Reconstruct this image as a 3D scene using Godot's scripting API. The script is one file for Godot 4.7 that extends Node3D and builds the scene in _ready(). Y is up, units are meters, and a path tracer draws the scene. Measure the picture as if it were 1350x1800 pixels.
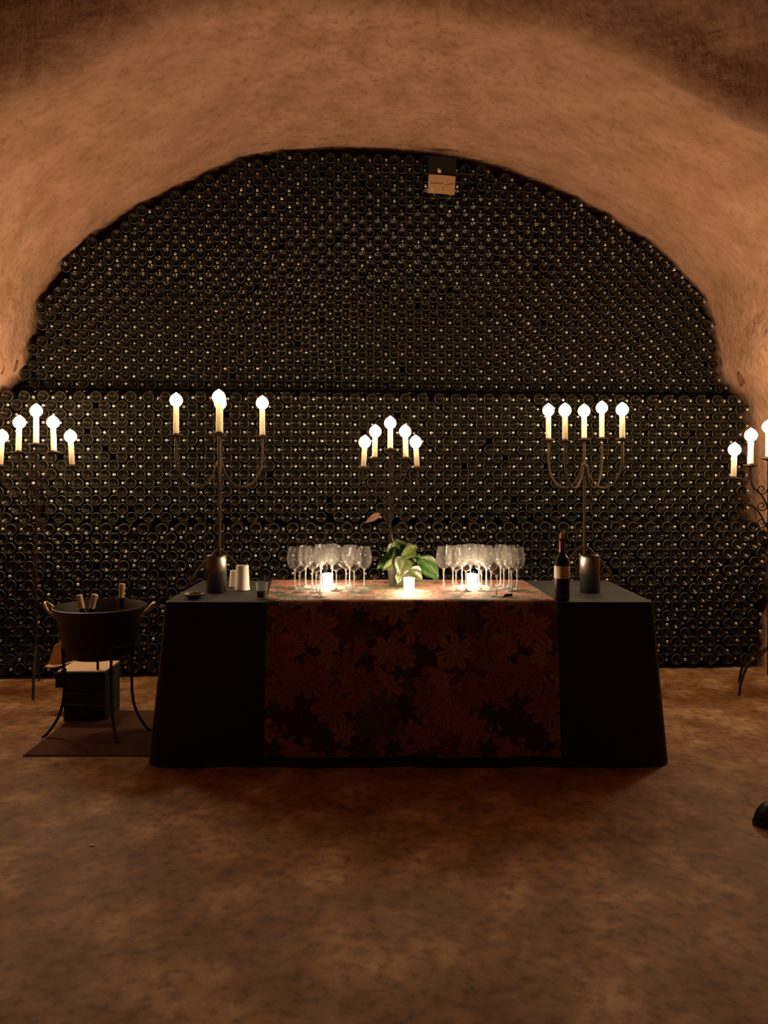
extends Node3D
# A candle-lit wine cave: a stepped wall of bottles, iron candelabra and a tasting table.
# The camera stands at the origin, 1.42 m above the floor, and looks along -z.

const EYE := 1.42
const FOCAL := 1360.0
const TOP := 0.80          # table top
const GLOW := Color(1.0, 0.875, 0.71)

var taken := {}
var M := {}
var rng := RandomNumberGenerator.new()

# ---------------------------------------------------------------- helpers
func at(px: float, py: float, d: float) -> Vector3:
	return Vector3((px - 675.0) / FOCAL * d, EYE - (py - 840.0) / FOCAL * d, -d)

func numbered(called: String) -> String:
	if not taken.has(called):
		taken[called] = 0
		return called
	taken[called] += 1
	return "%s_%03d" % [called, taken[called]]

func tag(o: Node3D, label := "", category := "", group := "", kind := "") -> Node3D:
	if label: o.set_meta("label", label)
	if category: o.set_meta("category", category)
	if group: o.set_meta("group", group)
	if kind: o.set_meta("kind", kind)
	return o

func thing(called: String, label: String, category: String, where := Vector3.ZERO, turn := 0.0, group := "") -> Node3D:
	var o := Node3D.new()
	o.name = numbered(called)
	add_child(o)
	o.position = where
	o.rotation.y = turn
	tag(o, label, category, group)
	return o

func mb() -> SurfaceTool:
	var st := SurfaceTool.new()
	st.begin(Mesh.PRIMITIVE_TRIANGLES)
	return st

func build(st: SurfaceTool, called: String, m: Material, parent: Node = null) -> MeshInstance3D:
	var o := MeshInstance3D.new()
	o.mesh = st.commit()
	o.material_override = m
	o.cast_shadow = GeometryInstance3D.SHADOW_CASTING_SETTING_ON
	if parent == null:
		o.name = numbered(called)
		add_child(o)
	else:
		o.name = called
		parent.add_child(o, true)
	return o

func struct(st: SurfaceTool, called: String, m: Material) -> MeshInstance3D:
	var o := build(st, called, m)
	o.set_meta("kind", "structure")
	return o

func tri(st: SurfaceTool, a: Vector3, b: Vector3, c: Vector3, na: Vector3, nb: Vector3, nc: Vector3, ua := Vector2.ZERO, ub := Vector2.ZERO, uc := Vector2.ZERO) -> void:
	if (b - a).cross(c - a).dot(na + nb + nc) > 0.0:
		var t := b; b = c; c = t
		t = nb; nb = nc; nc = t
		var u := ub; ub = uc; uc = u
	st.set_normal(na); st.set_uv(ua); st.add_vertex(a)
	st.set_normal(nb); st.set_uv(ub); st.add_vertex(b)
	st.set_normal(nc); st.set_uv(uc); st.add_vertex(c)

func quad(st: SurfaceTool, a: Vector3, b: Vector3, c: Vector3, d: Vector3, n: Vector3) -> void:
	tri(st, a, b, c, n, n, n)
	tri(st, a, c, d, n, n, n)

# a turned shape: profile points are (radius, height) along the y axis of xf
func lathe(st: SurfaceTool, prof: Array, seg := 24, xf := Transform3D.IDENTITY, sharp := 50.0) -> void:
	var ns: Array[Vector2] = []
	for i in prof.size() - 1:
		var d: Vector2 = (prof[i + 1] - prof[i]).normalized()
		ns.append(Vector2(d.y, -d.x))
	for i in prof.size() - 1:
		var n0 := ns[i]
		var n1 := ns[i]
		if i > 0 and absf(rad_to_deg(ns[i].angle_to(ns[i - 1]))) < sharp: n0 = (ns[i] + ns[i - 1]).normalized()
		if i < ns.size() - 1 and absf(rad_to_deg(ns[i].angle_to(ns[i + 1]))) < sharp: n1 = (ns[i] + ns[i + 1]).normalized()
		var p0: Vector2 = prof[i]
		var p1: Vector2 = prof[i + 1]
		for k in seg:
			var c0 := Vector2.from_angle(TAU * k / seg)
			var c1 := Vector2.from_angle(TAU * (k + 1) / seg)
			var a := xf * Vector3(c0.x * p0.x, p0.y, c0.y * p0.x)
			var b := xf * Vector3(c1.x * p0.x, p0.y, c1.y * p0.x)
			var c := xf * Vector3(c1.x * p1.x, p1.y, c1.y * p1.x)
			var d := xf * Vector3(c0.x * p1.x, p1.y, c0.y * p1.x)
			var na := (xf.basis * Vector3(c0.x * n0.x, n0.y, c0.y * n0.x)).normalized()
			var nb := (xf.basis * Vector3(c1.x * n0.x, n0.y, c1.y * n0.x)).normalized()
			var nc := (xf.basis * Vector3(c1.x * n1.x, n1.y, c1.y * n1.x)).normalized()
			var nd := (xf.basis * Vector3(c0.x * n1.x, n1.y, c0.y * n1.x)).normalized()
			var u0 := Vector2(float(k) / seg, p0.y)
			var u1 := Vector2(float(k + 1) / seg, p1.y)
			if p0.x > 1e-5: tri(st, a, b, c, na, nb, nc, u0, Vector2(u1.x, u0.y), u1)
			if p1.x > 1e-5: tri(st, a, c, d, na, nc, nd, u0, u1, Vector2(u0.x, u1.y))

# a round bar along a list of points; r0 tapers to r1
func bar(st: SurfaceTool, pts: Array, r0: float, r1 := -1.0, sides := 8) -> void:
	if r1 < 0.0: r1 = r0
	var rings := []
	var nrm := []
	var up := Vector3.UP
	for i in pts.size():
		var dir: Vector3 = (pts[mini(i + 1, pts.size() - 1)] - pts[maxi(i - 1, 0)]).normalized()
		if i == 0 and absf(dir.dot(up)) > 0.95: up = Vector3.RIGHT
		var side := dir.cross(up).normalized()
		up = side.cross(dir).normalized()
		var r := lerpf(r0, r1, float(i) / (pts.size() - 1))
		var ring := []
		var rn := []
		for k in sides:
			var v := side * cos(TAU * k / sides) + up * sin(TAU * k / sides)
			rn.append(v)
			ring.append(pts[i] + v * r)
		rings.append(ring)
		nrm.append(rn)
	for i in rings.size() - 1:
		for k in sides:
			var j := (k + 1) % sides
			tri(st, rings[i][k], rings[i][j], rings[i + 1][j], nrm[i][k], nrm[i][j], nrm[i + 1][j])
			tri(st, rings[i][k], rings[i + 1][j], rings[i + 1][k], nrm[i][k], nrm[i + 1][j], nrm[i + 1][k])
	for e in [0, pts.size() - 1]:
		var n: Vector3 = (pts[0] - pts[1]).normalized() if e == 0 else (pts[-1] - pts[-2]).normalized()
		for k in sides:
			tri(st, pts[e], rings[e][k], rings[e][(k + 1) % sides], n, n, n)

func curve(pts: Array, steps := 6) -> Array:   # Catmull-Rom through the points
	var out := []
	for i in pts.size() - 1:
		var a: Vector3 = pts[maxi(i - 1, 0)]
		var b: Vector3 = pts[i]
		var c: Vector3 = pts[i + 1]
		var d: Vector3 = pts[mini(i + 2, pts.size() - 1)]
		for k in steps:
			out.append(b.cubic_interpolate(c, a, d, float(k) / steps))
	out.append(pts[-1])
	return out

# a box with chamfered edges, centred on xf
func box(st: SurfaceTool, xf: Transform3D, size: Vector3, bev := 0.003) -> void:
	var h := size / 2.0
	bev = minf(bev, minf(h.x, minf(h.y, h.z)) * 0.9)
	var v := func(s: Vector3, axis: int) -> Vector3:
		var p := Vector3(s.x * (h.x - bev), s.y * (h.y - bev), s.z * (h.z - bev))
		p[axis] = s[axis] * h[axis]
		return xf * p
	for ax in 3:
		for s in [-1.0, 1.0]:
			var n := Vector3.ZERO
			n[ax] = s
			var b := (ax + 1) % 3
			var c := (ax + 2) % 3
			var q := []
			for w in [[-1.0, -1.0], [1.0, -1.0], [1.0, 1.0], [-1.0, 1.0]]:
				var k := Vector3.ZERO
				k[ax] = s; k[b] = w[0]; k[c] = w[1]
				q.append(v.call(k, ax))
			quad(st, q[0], q[1], q[2], q[3], (xf.basis * n).normalized())
	for ax in 3:
		var b := (ax + 1) % 3
		var c := (ax + 2) % 3
		for s in [-1.0, 1.0]:
			for t in [-1.0, 1.0]:
				var k0 := Vector3.ZERO
				k0[ax] = -1.0; k0[b] = s; k0[c] = t
				var k1 := k0
				k1[ax] = 1.0
				var n := Vector3.ZERO
				n[b] = s; n[c] = t
				quad(st, v.call(k0, b), v.call(k1, b), v.call(k1, c), v.call(k0, c), (xf.basis * n).normalized())
	for sx in [-1.0, 1.0]:
		for sy in [-1.0, 1.0]:
			for sz in [-1.0, 1.0]:
				var k := Vector3(sx, sy, sz)
				var n := (xf.basis * k).normalized()
				tri(st, v.call(k, 0), v.call(k, 1), v.call(k, 2), n, n, n)

func put(o: Vector3, turn := 0.0, tilt := 0.0) -> Transform3D:
	return Transform3D(Basis(Vector3.UP, turn) * Basis(Vector3.RIGHT, tilt), o)

# a smooth surface over a grid; f(i, j) gives its points
func sheet(st: SurfaceTool, nu: int, nv: int, f: Callable, uv = null, thick := 0.0) -> void:
	var p := []
	for i in nu + 1:
		var row := []
		for j in nv + 1: row.append(f.call(i, j))
		p.append(row)
	var n := []
	for i in nu + 1:
		var row := []
		for j in nv + 1:
			var du: Vector3 = p[mini(i + 1, nu)][j] - p[maxi(i - 1, 0)][j]
			var dv: Vector3 = p[i][mini(j + 1, nv)] - p[i][maxi(j - 1, 0)]
			row.append(du.cross(dv).normalized())
		n.append(row)
	for side in (2 if thick > 0.0 else 1):
		for i in nu:
			for j in nv:
				var s := -1.0 if side else 1.0
				var o := [[i, j], [i + 1, j], [i + 1, j + 1], [i, j + 1]]
				var w := []
				for k in o: w.append(p[k[0]][k[1]] - n[k[0]][k[1]] * thick * side)
				var u := [Vector2.ZERO, Vector2.ZERO, Vector2.ZERO, Vector2.ZERO]
				if uv != null:
					for k in 4: u[k] = uv.call(o[k][0], o[k][1])
				var m := []
				for k in o: m.append(n[k[0]][k[1]] * s)
				tri(st, w[0], w[1], w[2], m[0], m[1], m[2], u[0], u[1], u[2])
				tri(st, w[0], w[2], w[3], m[0], m[2], m[3], u[0], u[2], u[3])
	if thick > 0.0:
		var rim := []
		for i in nu: rim.append([[i, 0], [i + 1, 0]])
		for j in nv: rim.append([[nu, j], [nu, j + 1]])
		for i in nu: rim.append([[nu - i, nv], [nu - i - 1, nv]])
		for j in nv: rim.append([[0, nv - j], [0, nv - j - 1]])
		for e in rim:
			var a: Vector3 = p[e[0][0]][e[0][1]]
			var b: Vector3 = p[e[1][0]][e[1][1]]
			var na: Vector3 = n[e[0][0]][e[0][1]]
			var nb: Vector3 = n[e[1][0]][e[1][1]]
			quad(st, a, b, b - nb * thick, a - na * thick, (b - a).cross(na).normalized())

func noise_tex(freq: float, seed_: int, ramp: Array, side := 512, kind := FastNoiseLite.TYPE_SIMPLEX_SMOOTH, octaves := 5) -> NoiseTexture2D:
	var n := FastNoiseLite.new()
	n.noise_type = kind
	n.seed = seed_
	n.frequency = freq
	n.fractal_octaves = octaves
	n.fractal_gain = 0.55
	var t := NoiseTexture2D.new()
	t.width = side
	t.height = side
	t.seamless = true
	t.noise = n
	if ramp:
		var g := Gradient.new()
		var offs := PackedFloat32Array()
		var cols := PackedColorArray()
		for r in ramp:
			offs.append(r[0])
			cols.append(r[1])
		g.offsets = offs
		g.colors = cols
		t.color_ramp = g
	return t

func mat(c: Color, rough := 0.6, metal := 0.0) -> StandardMaterial3D:
	var m := StandardMaterial3D.new()
	m.albedo_color = c
	m.roughness = rough
	m.metallic = metal
	return m

func tri_mat(m: StandardMaterial3D, scale: float) -> StandardMaterial3D:
	m.uv1_triplanar = true
	m.uv1_world_triplanar = true
	m.uv1_scale = Vector3.ONE * scale
	return m

func make_materials() -> void:
	# sprayed cave plaster, ochre and rose
	var cave := mat(Color(1, 1, 1), 0.92)
	cave.albedo_texture = noise_tex(0.006, 11, [[0.0, Color(0.63, 0.47, 0.35)], [0.4, Color(0.72, 0.55, 0.43)], [0.62, Color(0.76, 0.58, 0.48)], [1.0, Color(0.79, 0.64, 0.52)]], 1024)
	cave.detail_enabled = true
	cave.detail_blend_mode = BaseMaterial3D.BLEND_MODE_MUL
	cave.detail_albedo = noise_tex(0.03, 12, [[0.0, Color(0.72, 0.66, 0.6)], [0.35, Color(0.93, 0.91, 0.9)], [1.0, Color(1, 1, 1)]], 1024)
	cave.heightmap_enabled = true
	cave.heightmap_texture = noise_tex(0.02, 13, [], 1024)
	cave.heightmap_scale = 1.3
	M.cave = tri_mat(cave, 0.42)
	# acid-stained concrete
	var fl := mat(Color(1, 1, 1), 0.62)
	fl.albedo_texture = noise_tex(0.0065, 21, [[0.0, Color(0.55, 0.37, 0.22)], [0.35, Color(0.66, 0.48, 0.31)], [0.55, Color(0.72, 0.55, 0.38)], [0.72, Color(0.8, 0.64, 0.48)], [1.0, Color(0.92, 0.8, 0.66)]], 1024)
	fl.detail_enabled = true
	fl.detail_blend_mode = BaseMaterial3D.BLEND_MODE_MUL
	fl.detail_albedo = noise_tex(0.035, 22, [[0.0, Color(0.62, 0.55, 0.5)], [0.45, Color(0.9, 0.87, 0.82)], [1.0, Color(1, 1, 1)]], 1024)
	fl.heightmap_enabled = true
	fl.heightmap_texture = noise_tex(0.03, 23, [], 512)
	fl.heightmap_scale = 0.5
	M.floor = tri_mat(fl, 0.4)
	M.void = mat(Color(0.16, 0.14, 0.11), 0.95)
	# bottles
	M.glass = mat(Color(0.08, 0.072, 0.05), 0.09)
	M.ring = mat(Color(0.24, 0.205, 0.155), 0.42)  # frosted contact ring, coloured paler than the glass to strengthen its highlight
	M.cap = mat(Color(0.96, 0.95, 0.93), 0.2, 0.9)
	# iron
	M.iron = mat(Color(0.26, 0.19, 0.14), 0.5, 0.4)
	M.black_iron = mat(Color(0.2, 0.14, 0.1), 0.6, 0.3)
	# candles
	var wax := mat(Color(0.96, 0.92, 0.82), 0.5)
	wax.backlight_enabled = true
	wax.backlight = Color(0.95, 0.92, 0.84)
	M.wax = wax
	var fire := mat(Color(1.0, 0.9, 0.7), 0.9)
	fire.emission_enabled = true
	fire.emission = Color(1.0, 0.88, 0.66)
	fire.emission_energy_multiplier = 7.0
	M.flame = fire
	var lantern := mat(Color(1.0, 0.95, 0.85), 0.4)
	lantern.emission_enabled = true
	lantern.emission = Color(1.0, 0.9, 0.7)
	lantern.emission_energy_multiplier = 2.2
	M.votive = lantern
	# table
	var cl := mat(Color(0.105, 0.083, 0.066), 0.72)
	M.cloth = cl
	var pr := mat(Color(1, 1, 1), 0.9)
	pr.albedo_texture = floral()
	M.floral = pr
	var gl := mat(Color(1, 1, 1, 0.03), 0.02)
	gl.transparency = BaseMaterial3D.TRANSPARENCY_ALPHA
	gl.metallic_specular = 0.42
	M.clear = gl
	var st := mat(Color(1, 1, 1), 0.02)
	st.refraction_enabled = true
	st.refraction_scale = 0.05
	st.albedo_color.a = 0.16  # trace of white in the glass imitates light caught by the feet
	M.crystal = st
	M.steel = mat(Color(0.6, 0.58, 0.56), 0.3, 1.0)
	M.steel.anisotropy_enabled = true
	M.steel.anisotropy = 0.8
	M.white = mat(Color(0.96, 0.94, 0.9), 0.6)
	M.label = mat(Color(0.86, 0.82, 0.72), 0.7)
	M.wine_glass_dark = mat(Color(0.09, 0.08, 0.06), 0.08)
	M.capsule = mat(Color(0.46, 0.1, 0.09), 0.4)
	M.cork = mat(Color(0.72, 0.54, 0.36), 0.85)
	M.black = mat(Color(0.1, 0.09, 0.08), 0.5)
	M.copper = mat(Color(0.2, 0.14, 0.1), 0.5, 0.3)
	M.bright = mat(Color(0.85, 0.78, 0.66), 0.3, 0.8)
	M.card = mat(Color(0.8, 0.63, 0.45), 0.85)
	M.carton = mat(Color(0.16, 0.17, 0.13), 0.85)
	M.foil_and_lit_top = mat(Color(0.93, 0.8, 0.68), 0.75)
	M.mat = mat(Color(0.34, 0.21, 0.12), 0.95)
	M.pot = mat(Color(0.22, 0.21, 0.17), 0.7)
	M.soil = mat(Color(0.15, 0.1, 0.07), 0.95)
	for k in 3:
		var lf := mat([Color(0.15, 0.28, 0.08), Color(0.28, 0.33, 0.15), Color(0.2, 0.23, 0.12)][k], 0.42)
		lf.backlight_enabled = true
		lf.backlight = Color(0.2, 0.26, 0.09)
		M["leaf%d" % k] = lf
	M.stem = mat(Color(0.4, 0.41, 0.22), 0.6)
	M.paper = mat(Color(1, 1, 1), 0.85)
	M.paper.albedo_texture = notice()
	M.dried = mat(Color(0.5, 0.36, 0.28), 0.8)
	M.stain = mat(Color(0.46, 0.3, 0.2), 0.95)
	M.leather = mat(Color(0.07, 0.06, 0.055), 0.4)

# print of the runner: large pointed blossoms and leaves in salmon, rose, rust and sage
func floral() -> ImageTexture:
	var side := 640
	var im := Image.create(side, side, false, Image.FORMAT_RGB8)
	im.fill(Color(0.3, 0.21, 0.16))
	var r := RandomNumberGenerator.new()
	r.seed = 5
	var pal := [Color(0.62, 0.4, 0.33), Color(0.68, 0.48, 0.41), Color(0.45, 0.26, 0.2), Color(0.42, 0.38, 0.28), Color(0.3, 0.29, 0.2), Color(0.66, 0.54, 0.44), Color(0.58, 0.37, 0.31), Color(0.6, 0.42, 0.36)]
	for n in 190:
		var c := Vector2(r.randf() * side, r.randf() * side)
		var big := r.randf_range(30.0, 66.0)
		var petals := r.randi_range(5, 8)
		var turn := r.randf() * TAU
		var col: Color = pal[r.randi() % pal.size()]
		for y in range(-int(big), int(big)):
			for x in range(-int(big), int(big)):
				var q := Vector2(x, y)
				var a := q.angle() * petals / 2.0 + turn
				var lobe := absf(cos(a))
				var edge := big * (0.42 + 0.58 * lobe)
				var l := q.length()
				if l > edge: continue
				var shade := 0.86 + 0.2 * l / big
				if lobe > 0.985 and l > big * 0.12: shade *= 0.75
				if l < big * 0.1: shade *= 1.25
				im.set_pixel(posmod(int(c.x) + x, side), posmod(int(c.y) + y, side), Color(col.r * shade, col.g * shade, col.b * shade))
	return ImageTexture.create_from_image(im)

# the paper on the notice: pale, with two worn dark lines
func notice() -> ImageTexture:
	var im := Image.create(96, 64, false, Image.FORMAT_RGB8)
	var r := RandomNumberGenerator.new()
	r.seed = 9
	for y in 64:
		for x in 96:
			var v := r.randf_range(-0.03, 0.03)
			im.set_pixel(x, y, Color(0.82 + v, 0.68 + v, 0.52 + v))
	for k in 5:
		im.fill_rect(Rect2i(8 + k * 9, 26 + (k % 2) * 2, 8, 4), Color(0.5, 0.36, 0.24))
	for k in 4:
		im.fill_rect(Rect2i(60 + k * 8, 30 - k * 2, 7, 3), Color(0.45, 0.3, 0.2))
	im.fill_rect(Rect2i(10, 48, 10, 8), Color(0.95, 0.85, 0.7))
	im.fill_rect(Rect2i(52, 40, 3, 14), Color(0.6, 0.4, 0.28))
	return ImageTexture.create_from_image(im)

# ---------------------------------------------------------------- the cave
# outline of the vault at the bottle wall, from the floor on the left over the crown to the floor on the right
var outline: Array[Vector2] = [
	Vector2(-2.84, -0.05), Vector2(-2.90, 0.5), Vector2(-2.93, 1.1), Vector2(-2.92, 1.6), Vector2(-2.89, 2.05), Vector2(-2.80, 2.25), Vector2(-2.76, 2.45), Vector2(-2.71, 2.71), Vector2(-2.64, 2.87),
	Vector2(-2.49, 3.10), Vector2(-2.24, 3.33), Vector2(-1.89, 3.56), Vector2(-1.53, 3.75), Vector2(-1.13, 3.93), Vector2(-0.78, 4.0), Vector2(-0.155, 4.045), Vector2(0.38, 4.02),
	Vector2(0.79, 3.95), Vector2(1.16, 3.84), Vector2(1.53, 3.69), Vector2(1.9, 3.49), Vector2(2.18, 3.31), Vector2(2.42, 3.11), Vector2(2.61, 2.91), Vector2(2.7, 2.67),
	Vector2(2.73, 2.45), Vector2(2.77, 2.25), Vector2(2.89, 2.05), Vector2(2.93, 1.7), Vector2(2.94, 1.1), Vector2(2.90, 0.5), Vector2(2.82, -0.05)]

func inside(x: float, y: float, margin: float) -> bool:
	var poly := PackedVector2Array(outline)
	if not Geometry2D.is_point_in_polygon(Vector2(x, y), poly): return false
	for i in outline.size() - 1:
		var c := Geometry2D.get_closest_point_to_segment(Vector2(x, y), outline[i], outline[i + 1])
		if c.distance_to(Vector2(x, y)) < margin: return false
	return true

func flare(d: float, x: float) -> float:      # past the mouth of the niche the cave opens into a wider chamber
	var right := smoothstep(-0.6, 1.0, x)
	var e := lerpf(4.32, 4.38, right)
	if d > e: return 1.0
	return 1.0 + 0.36 * smoothstep(e, e - lerpf(1.0, 1.3, right), d) + 0.04 * right * smoothstep(e, e - 0.2, d)

func make_cave() -> void:
	var fine: Array[Vector2] = []
	for i in outline.size() - 1:
		for k in 4:
			fine.append(outline[i].cubic_interpolate(outline[i + 1], outline[maxi(i - 1, 0)], outline[mini(i + 2, outline.size() - 1)], k / 4.0))
	fine.append(outline[-1])
	var ds: Array[float] = []
	var d := 6.75
	while d > -5.6:
		ds.append(d)
		d -= 0.06 if d > 3.2 else 0.3
	var n1 := FastNoiseLite.new()
	n1.seed = 4
	n1.frequency = 0.9
	n1.fractal_octaves = 4
	var n2 := FastNoiseLite.new()
	n2.seed = 8
	n2.frequency = 0.35
	var pts := []
	for p in fine:
		var row := []
		for z in ds:
			var ridge := 0.12 * n2.get_noise_2d(p.x * 2.0, p.y * 2.0)
			var s := flare(z + ridge, p.x)
			var v := Vector3(p.x * s, p.y * (s if p.y > 0 else 1.0), -z)
			var out := Vector3(p.x, maxf(p.y - 1.5, 0.0), 0).normalized()
			v += out * (0.05 * n1.get_noise_3dv(v) + 0.02 * n1.get_noise_3dv(v * 3.1)) * (1.0 if z < 6.0 else 0.5)
			row.append(v)
		pts.append(row)
	for part in [["wall_left", 0, 16], ["ceiling", 16, 27 * 4], ["wall_right", 27 * 4, fine.size() - 1]]:
		var a: int = part[1]
		var b: int = part[2]
		var st := mb()
		sheet(st, b - a, ds.size() - 1, func(i, j): return pts[a + i][j], null, 0.0)
		# the rock behind the plaster
		var rock := func(i, j):
			var v: Vector3 = pts[a + i][j]
			return v + Vector3(v.x, maxf(v.y - 1.2, 0.0), 0).normalized() * 0.3
		sheet(st, b - a, ds.size() - 1, rock)
		struct(st, part[0], M.cave)
	var st := mb()
	box(st, put(Vector3(0, -0.1, -0.5)), Vector3(9, 0.2, 13.2), 0.01)
	struct(st, "floor", M.floor)
	st = mb()
	box(st, put(Vector3(0, 2.6, 5.4)), Vector3(9, 5.6, 0.3), 0.01)
	struct(st, "wall_front", M.cave)
	# dark rock that carries the stepped stacks
	st = mb()
	var yaw := Basis(Vector3.UP, SLOPE)
	box(st, Transform3D(yaw, yaw * Vector3(0, 2.2, -6.68)), Vector3(6.6, 4.8, 0.3), 0.01)
	box(st, Transform3D(yaw, yaw * Vector3(0, 0.53, -6.24)), Vector3(5.7, 1.06, 0.6), 0.01)
	box(st, Transform3D(yaw, yaw * Vector3(0, 1.54, -6.36)), Vector3(5.7, 0.98, 0.36), 0.01)
	struct(st, "wall_back", M.void)
	# rust-coloured patches where the plaster has run beside the bottles
	for s in [[-2.865, 2.17, 5.70, 0.02, 0.07], [-2.83, 2.25, 5.72, 0.018, 0.07], [-2.80, 2.28, 5.86, 0.016, 0.06], [2.80, 2.22, 6.06, 0.03, 0.09], [2.90, 2.26, 5.72, 0.02, 0.08]]:
		var w := mb()
		lathe(w, [Vector2(0, -1), Vector2(0.5, -0.8), Vector2(0.9, -0.3), Vector2(1, 0.2), Vector2(0.7, 0.75), Vector2(0, 1)], 10, Transform3D(Basis.from_scale(Vector3(0.03, s[4], s[3])), Vector3.ZERO))
		var wall := get_node("wall_left" if s[0] < 0 else "wall_right")
		var o := build(w, "stain", M.stain, wall)
		o.position = Vector3(s[0], s[1], -s[2])
		o.set_meta("label", "rust brown patch on the plaster")

# ---------------------------------------------------------------- bottles
const SLOPE := 0.0625     # the bottle wall runs slightly away to the right
var bottle_mesh: ArrayMesh
var ring_mesh: ArrayMesh
var cap_mesh: ArrayMesh
const WORDS := ["first", "second", "third", "fourth", "fifth", "sixth", "seventh", "eighth", "ninth", "tenth", "eleventh", "twelfth", "thirteenth", "fourteenth", "fifteenth", "sixteenth", "seventeenth", "eighteenth", "nineteenth",
	"twentieth", "twenty-first", "twenty-second", "twenty-third", "twenty-fourth", "twenty-fifth", "twenty-sixth", "twenty-seventh", "twenty-eighth", "twenty-ninth", "thirtieth", "thirty-first", "thirty-second", "thirty-third",
	"thirty-fourth", "thirty-fifth", "thirty-sixth", "thirty-seventh", "thirty-eighth", "thirty-ninth", "fortieth", "forty-first", "forty-second", "forty-third", "forty-fourth"]

func bottle_shapes() -> void:
	var lie := Transform3D(Basis(Vector3.RIGHT, -PI / 2), Vector3.ZERO)     # profile height runs along -z, the base faces +z
	var st := mb()
	lathe(st, [Vector2(0, 0.026), Vector2(0.006, 0.0255), Vector2(0.014, 0.021), Vector2(0.026, 0.010), Vector2(0.0365, 0.0025)], 20, lie)
	lathe(st, [Vector2(0.0415, 0.0035), Vector2(0.0438, 0.007), Vector2(0.045, 0.013), Vector2(0.0453, 0.02), Vector2(0.0453, 0.15), Vector2(0.042, 0.175), Vector2(0.03, 0.21), Vector2(0.019, 0.25), Vector2(0.0145, 0.295), Vector2(0, 0.296)], 20, lie)
	st.set_material(M.glass)
	bottle_mesh = st.commit()
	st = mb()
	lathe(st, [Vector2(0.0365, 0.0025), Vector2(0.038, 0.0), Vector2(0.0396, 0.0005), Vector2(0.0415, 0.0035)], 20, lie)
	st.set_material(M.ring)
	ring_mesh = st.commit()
	# crown cap and the neck behind it, pointing out of the gap between two bases
	st = mb()
	lathe(st, [Vector2(0.0, 0.0), Vector2(0.004, 0.0003), Vector2(0.008, 0.0012), Vector2(0.0105, 0.0028), Vector2(0.0125, 0.0055), Vector2(0.014, 0.0075)], 14, lie)
	st.set_material(M.cap)
	cap_mesh = st.commit()
	st = mb()
	lathe(st, [Vector2(0.0135, 0.0075), Vector2(0.0135, 0.016), Vector2(0.0165, 0.02), Vector2(0.0165, 0.026), Vector2(0.0145, 0.03), Vector2(0.018, 0.06), Vector2(0.03, 0.11)], 10, lie)
	st.set_material(M.glass)
	cap_mesh = st.commit(cap_mesh)

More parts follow.
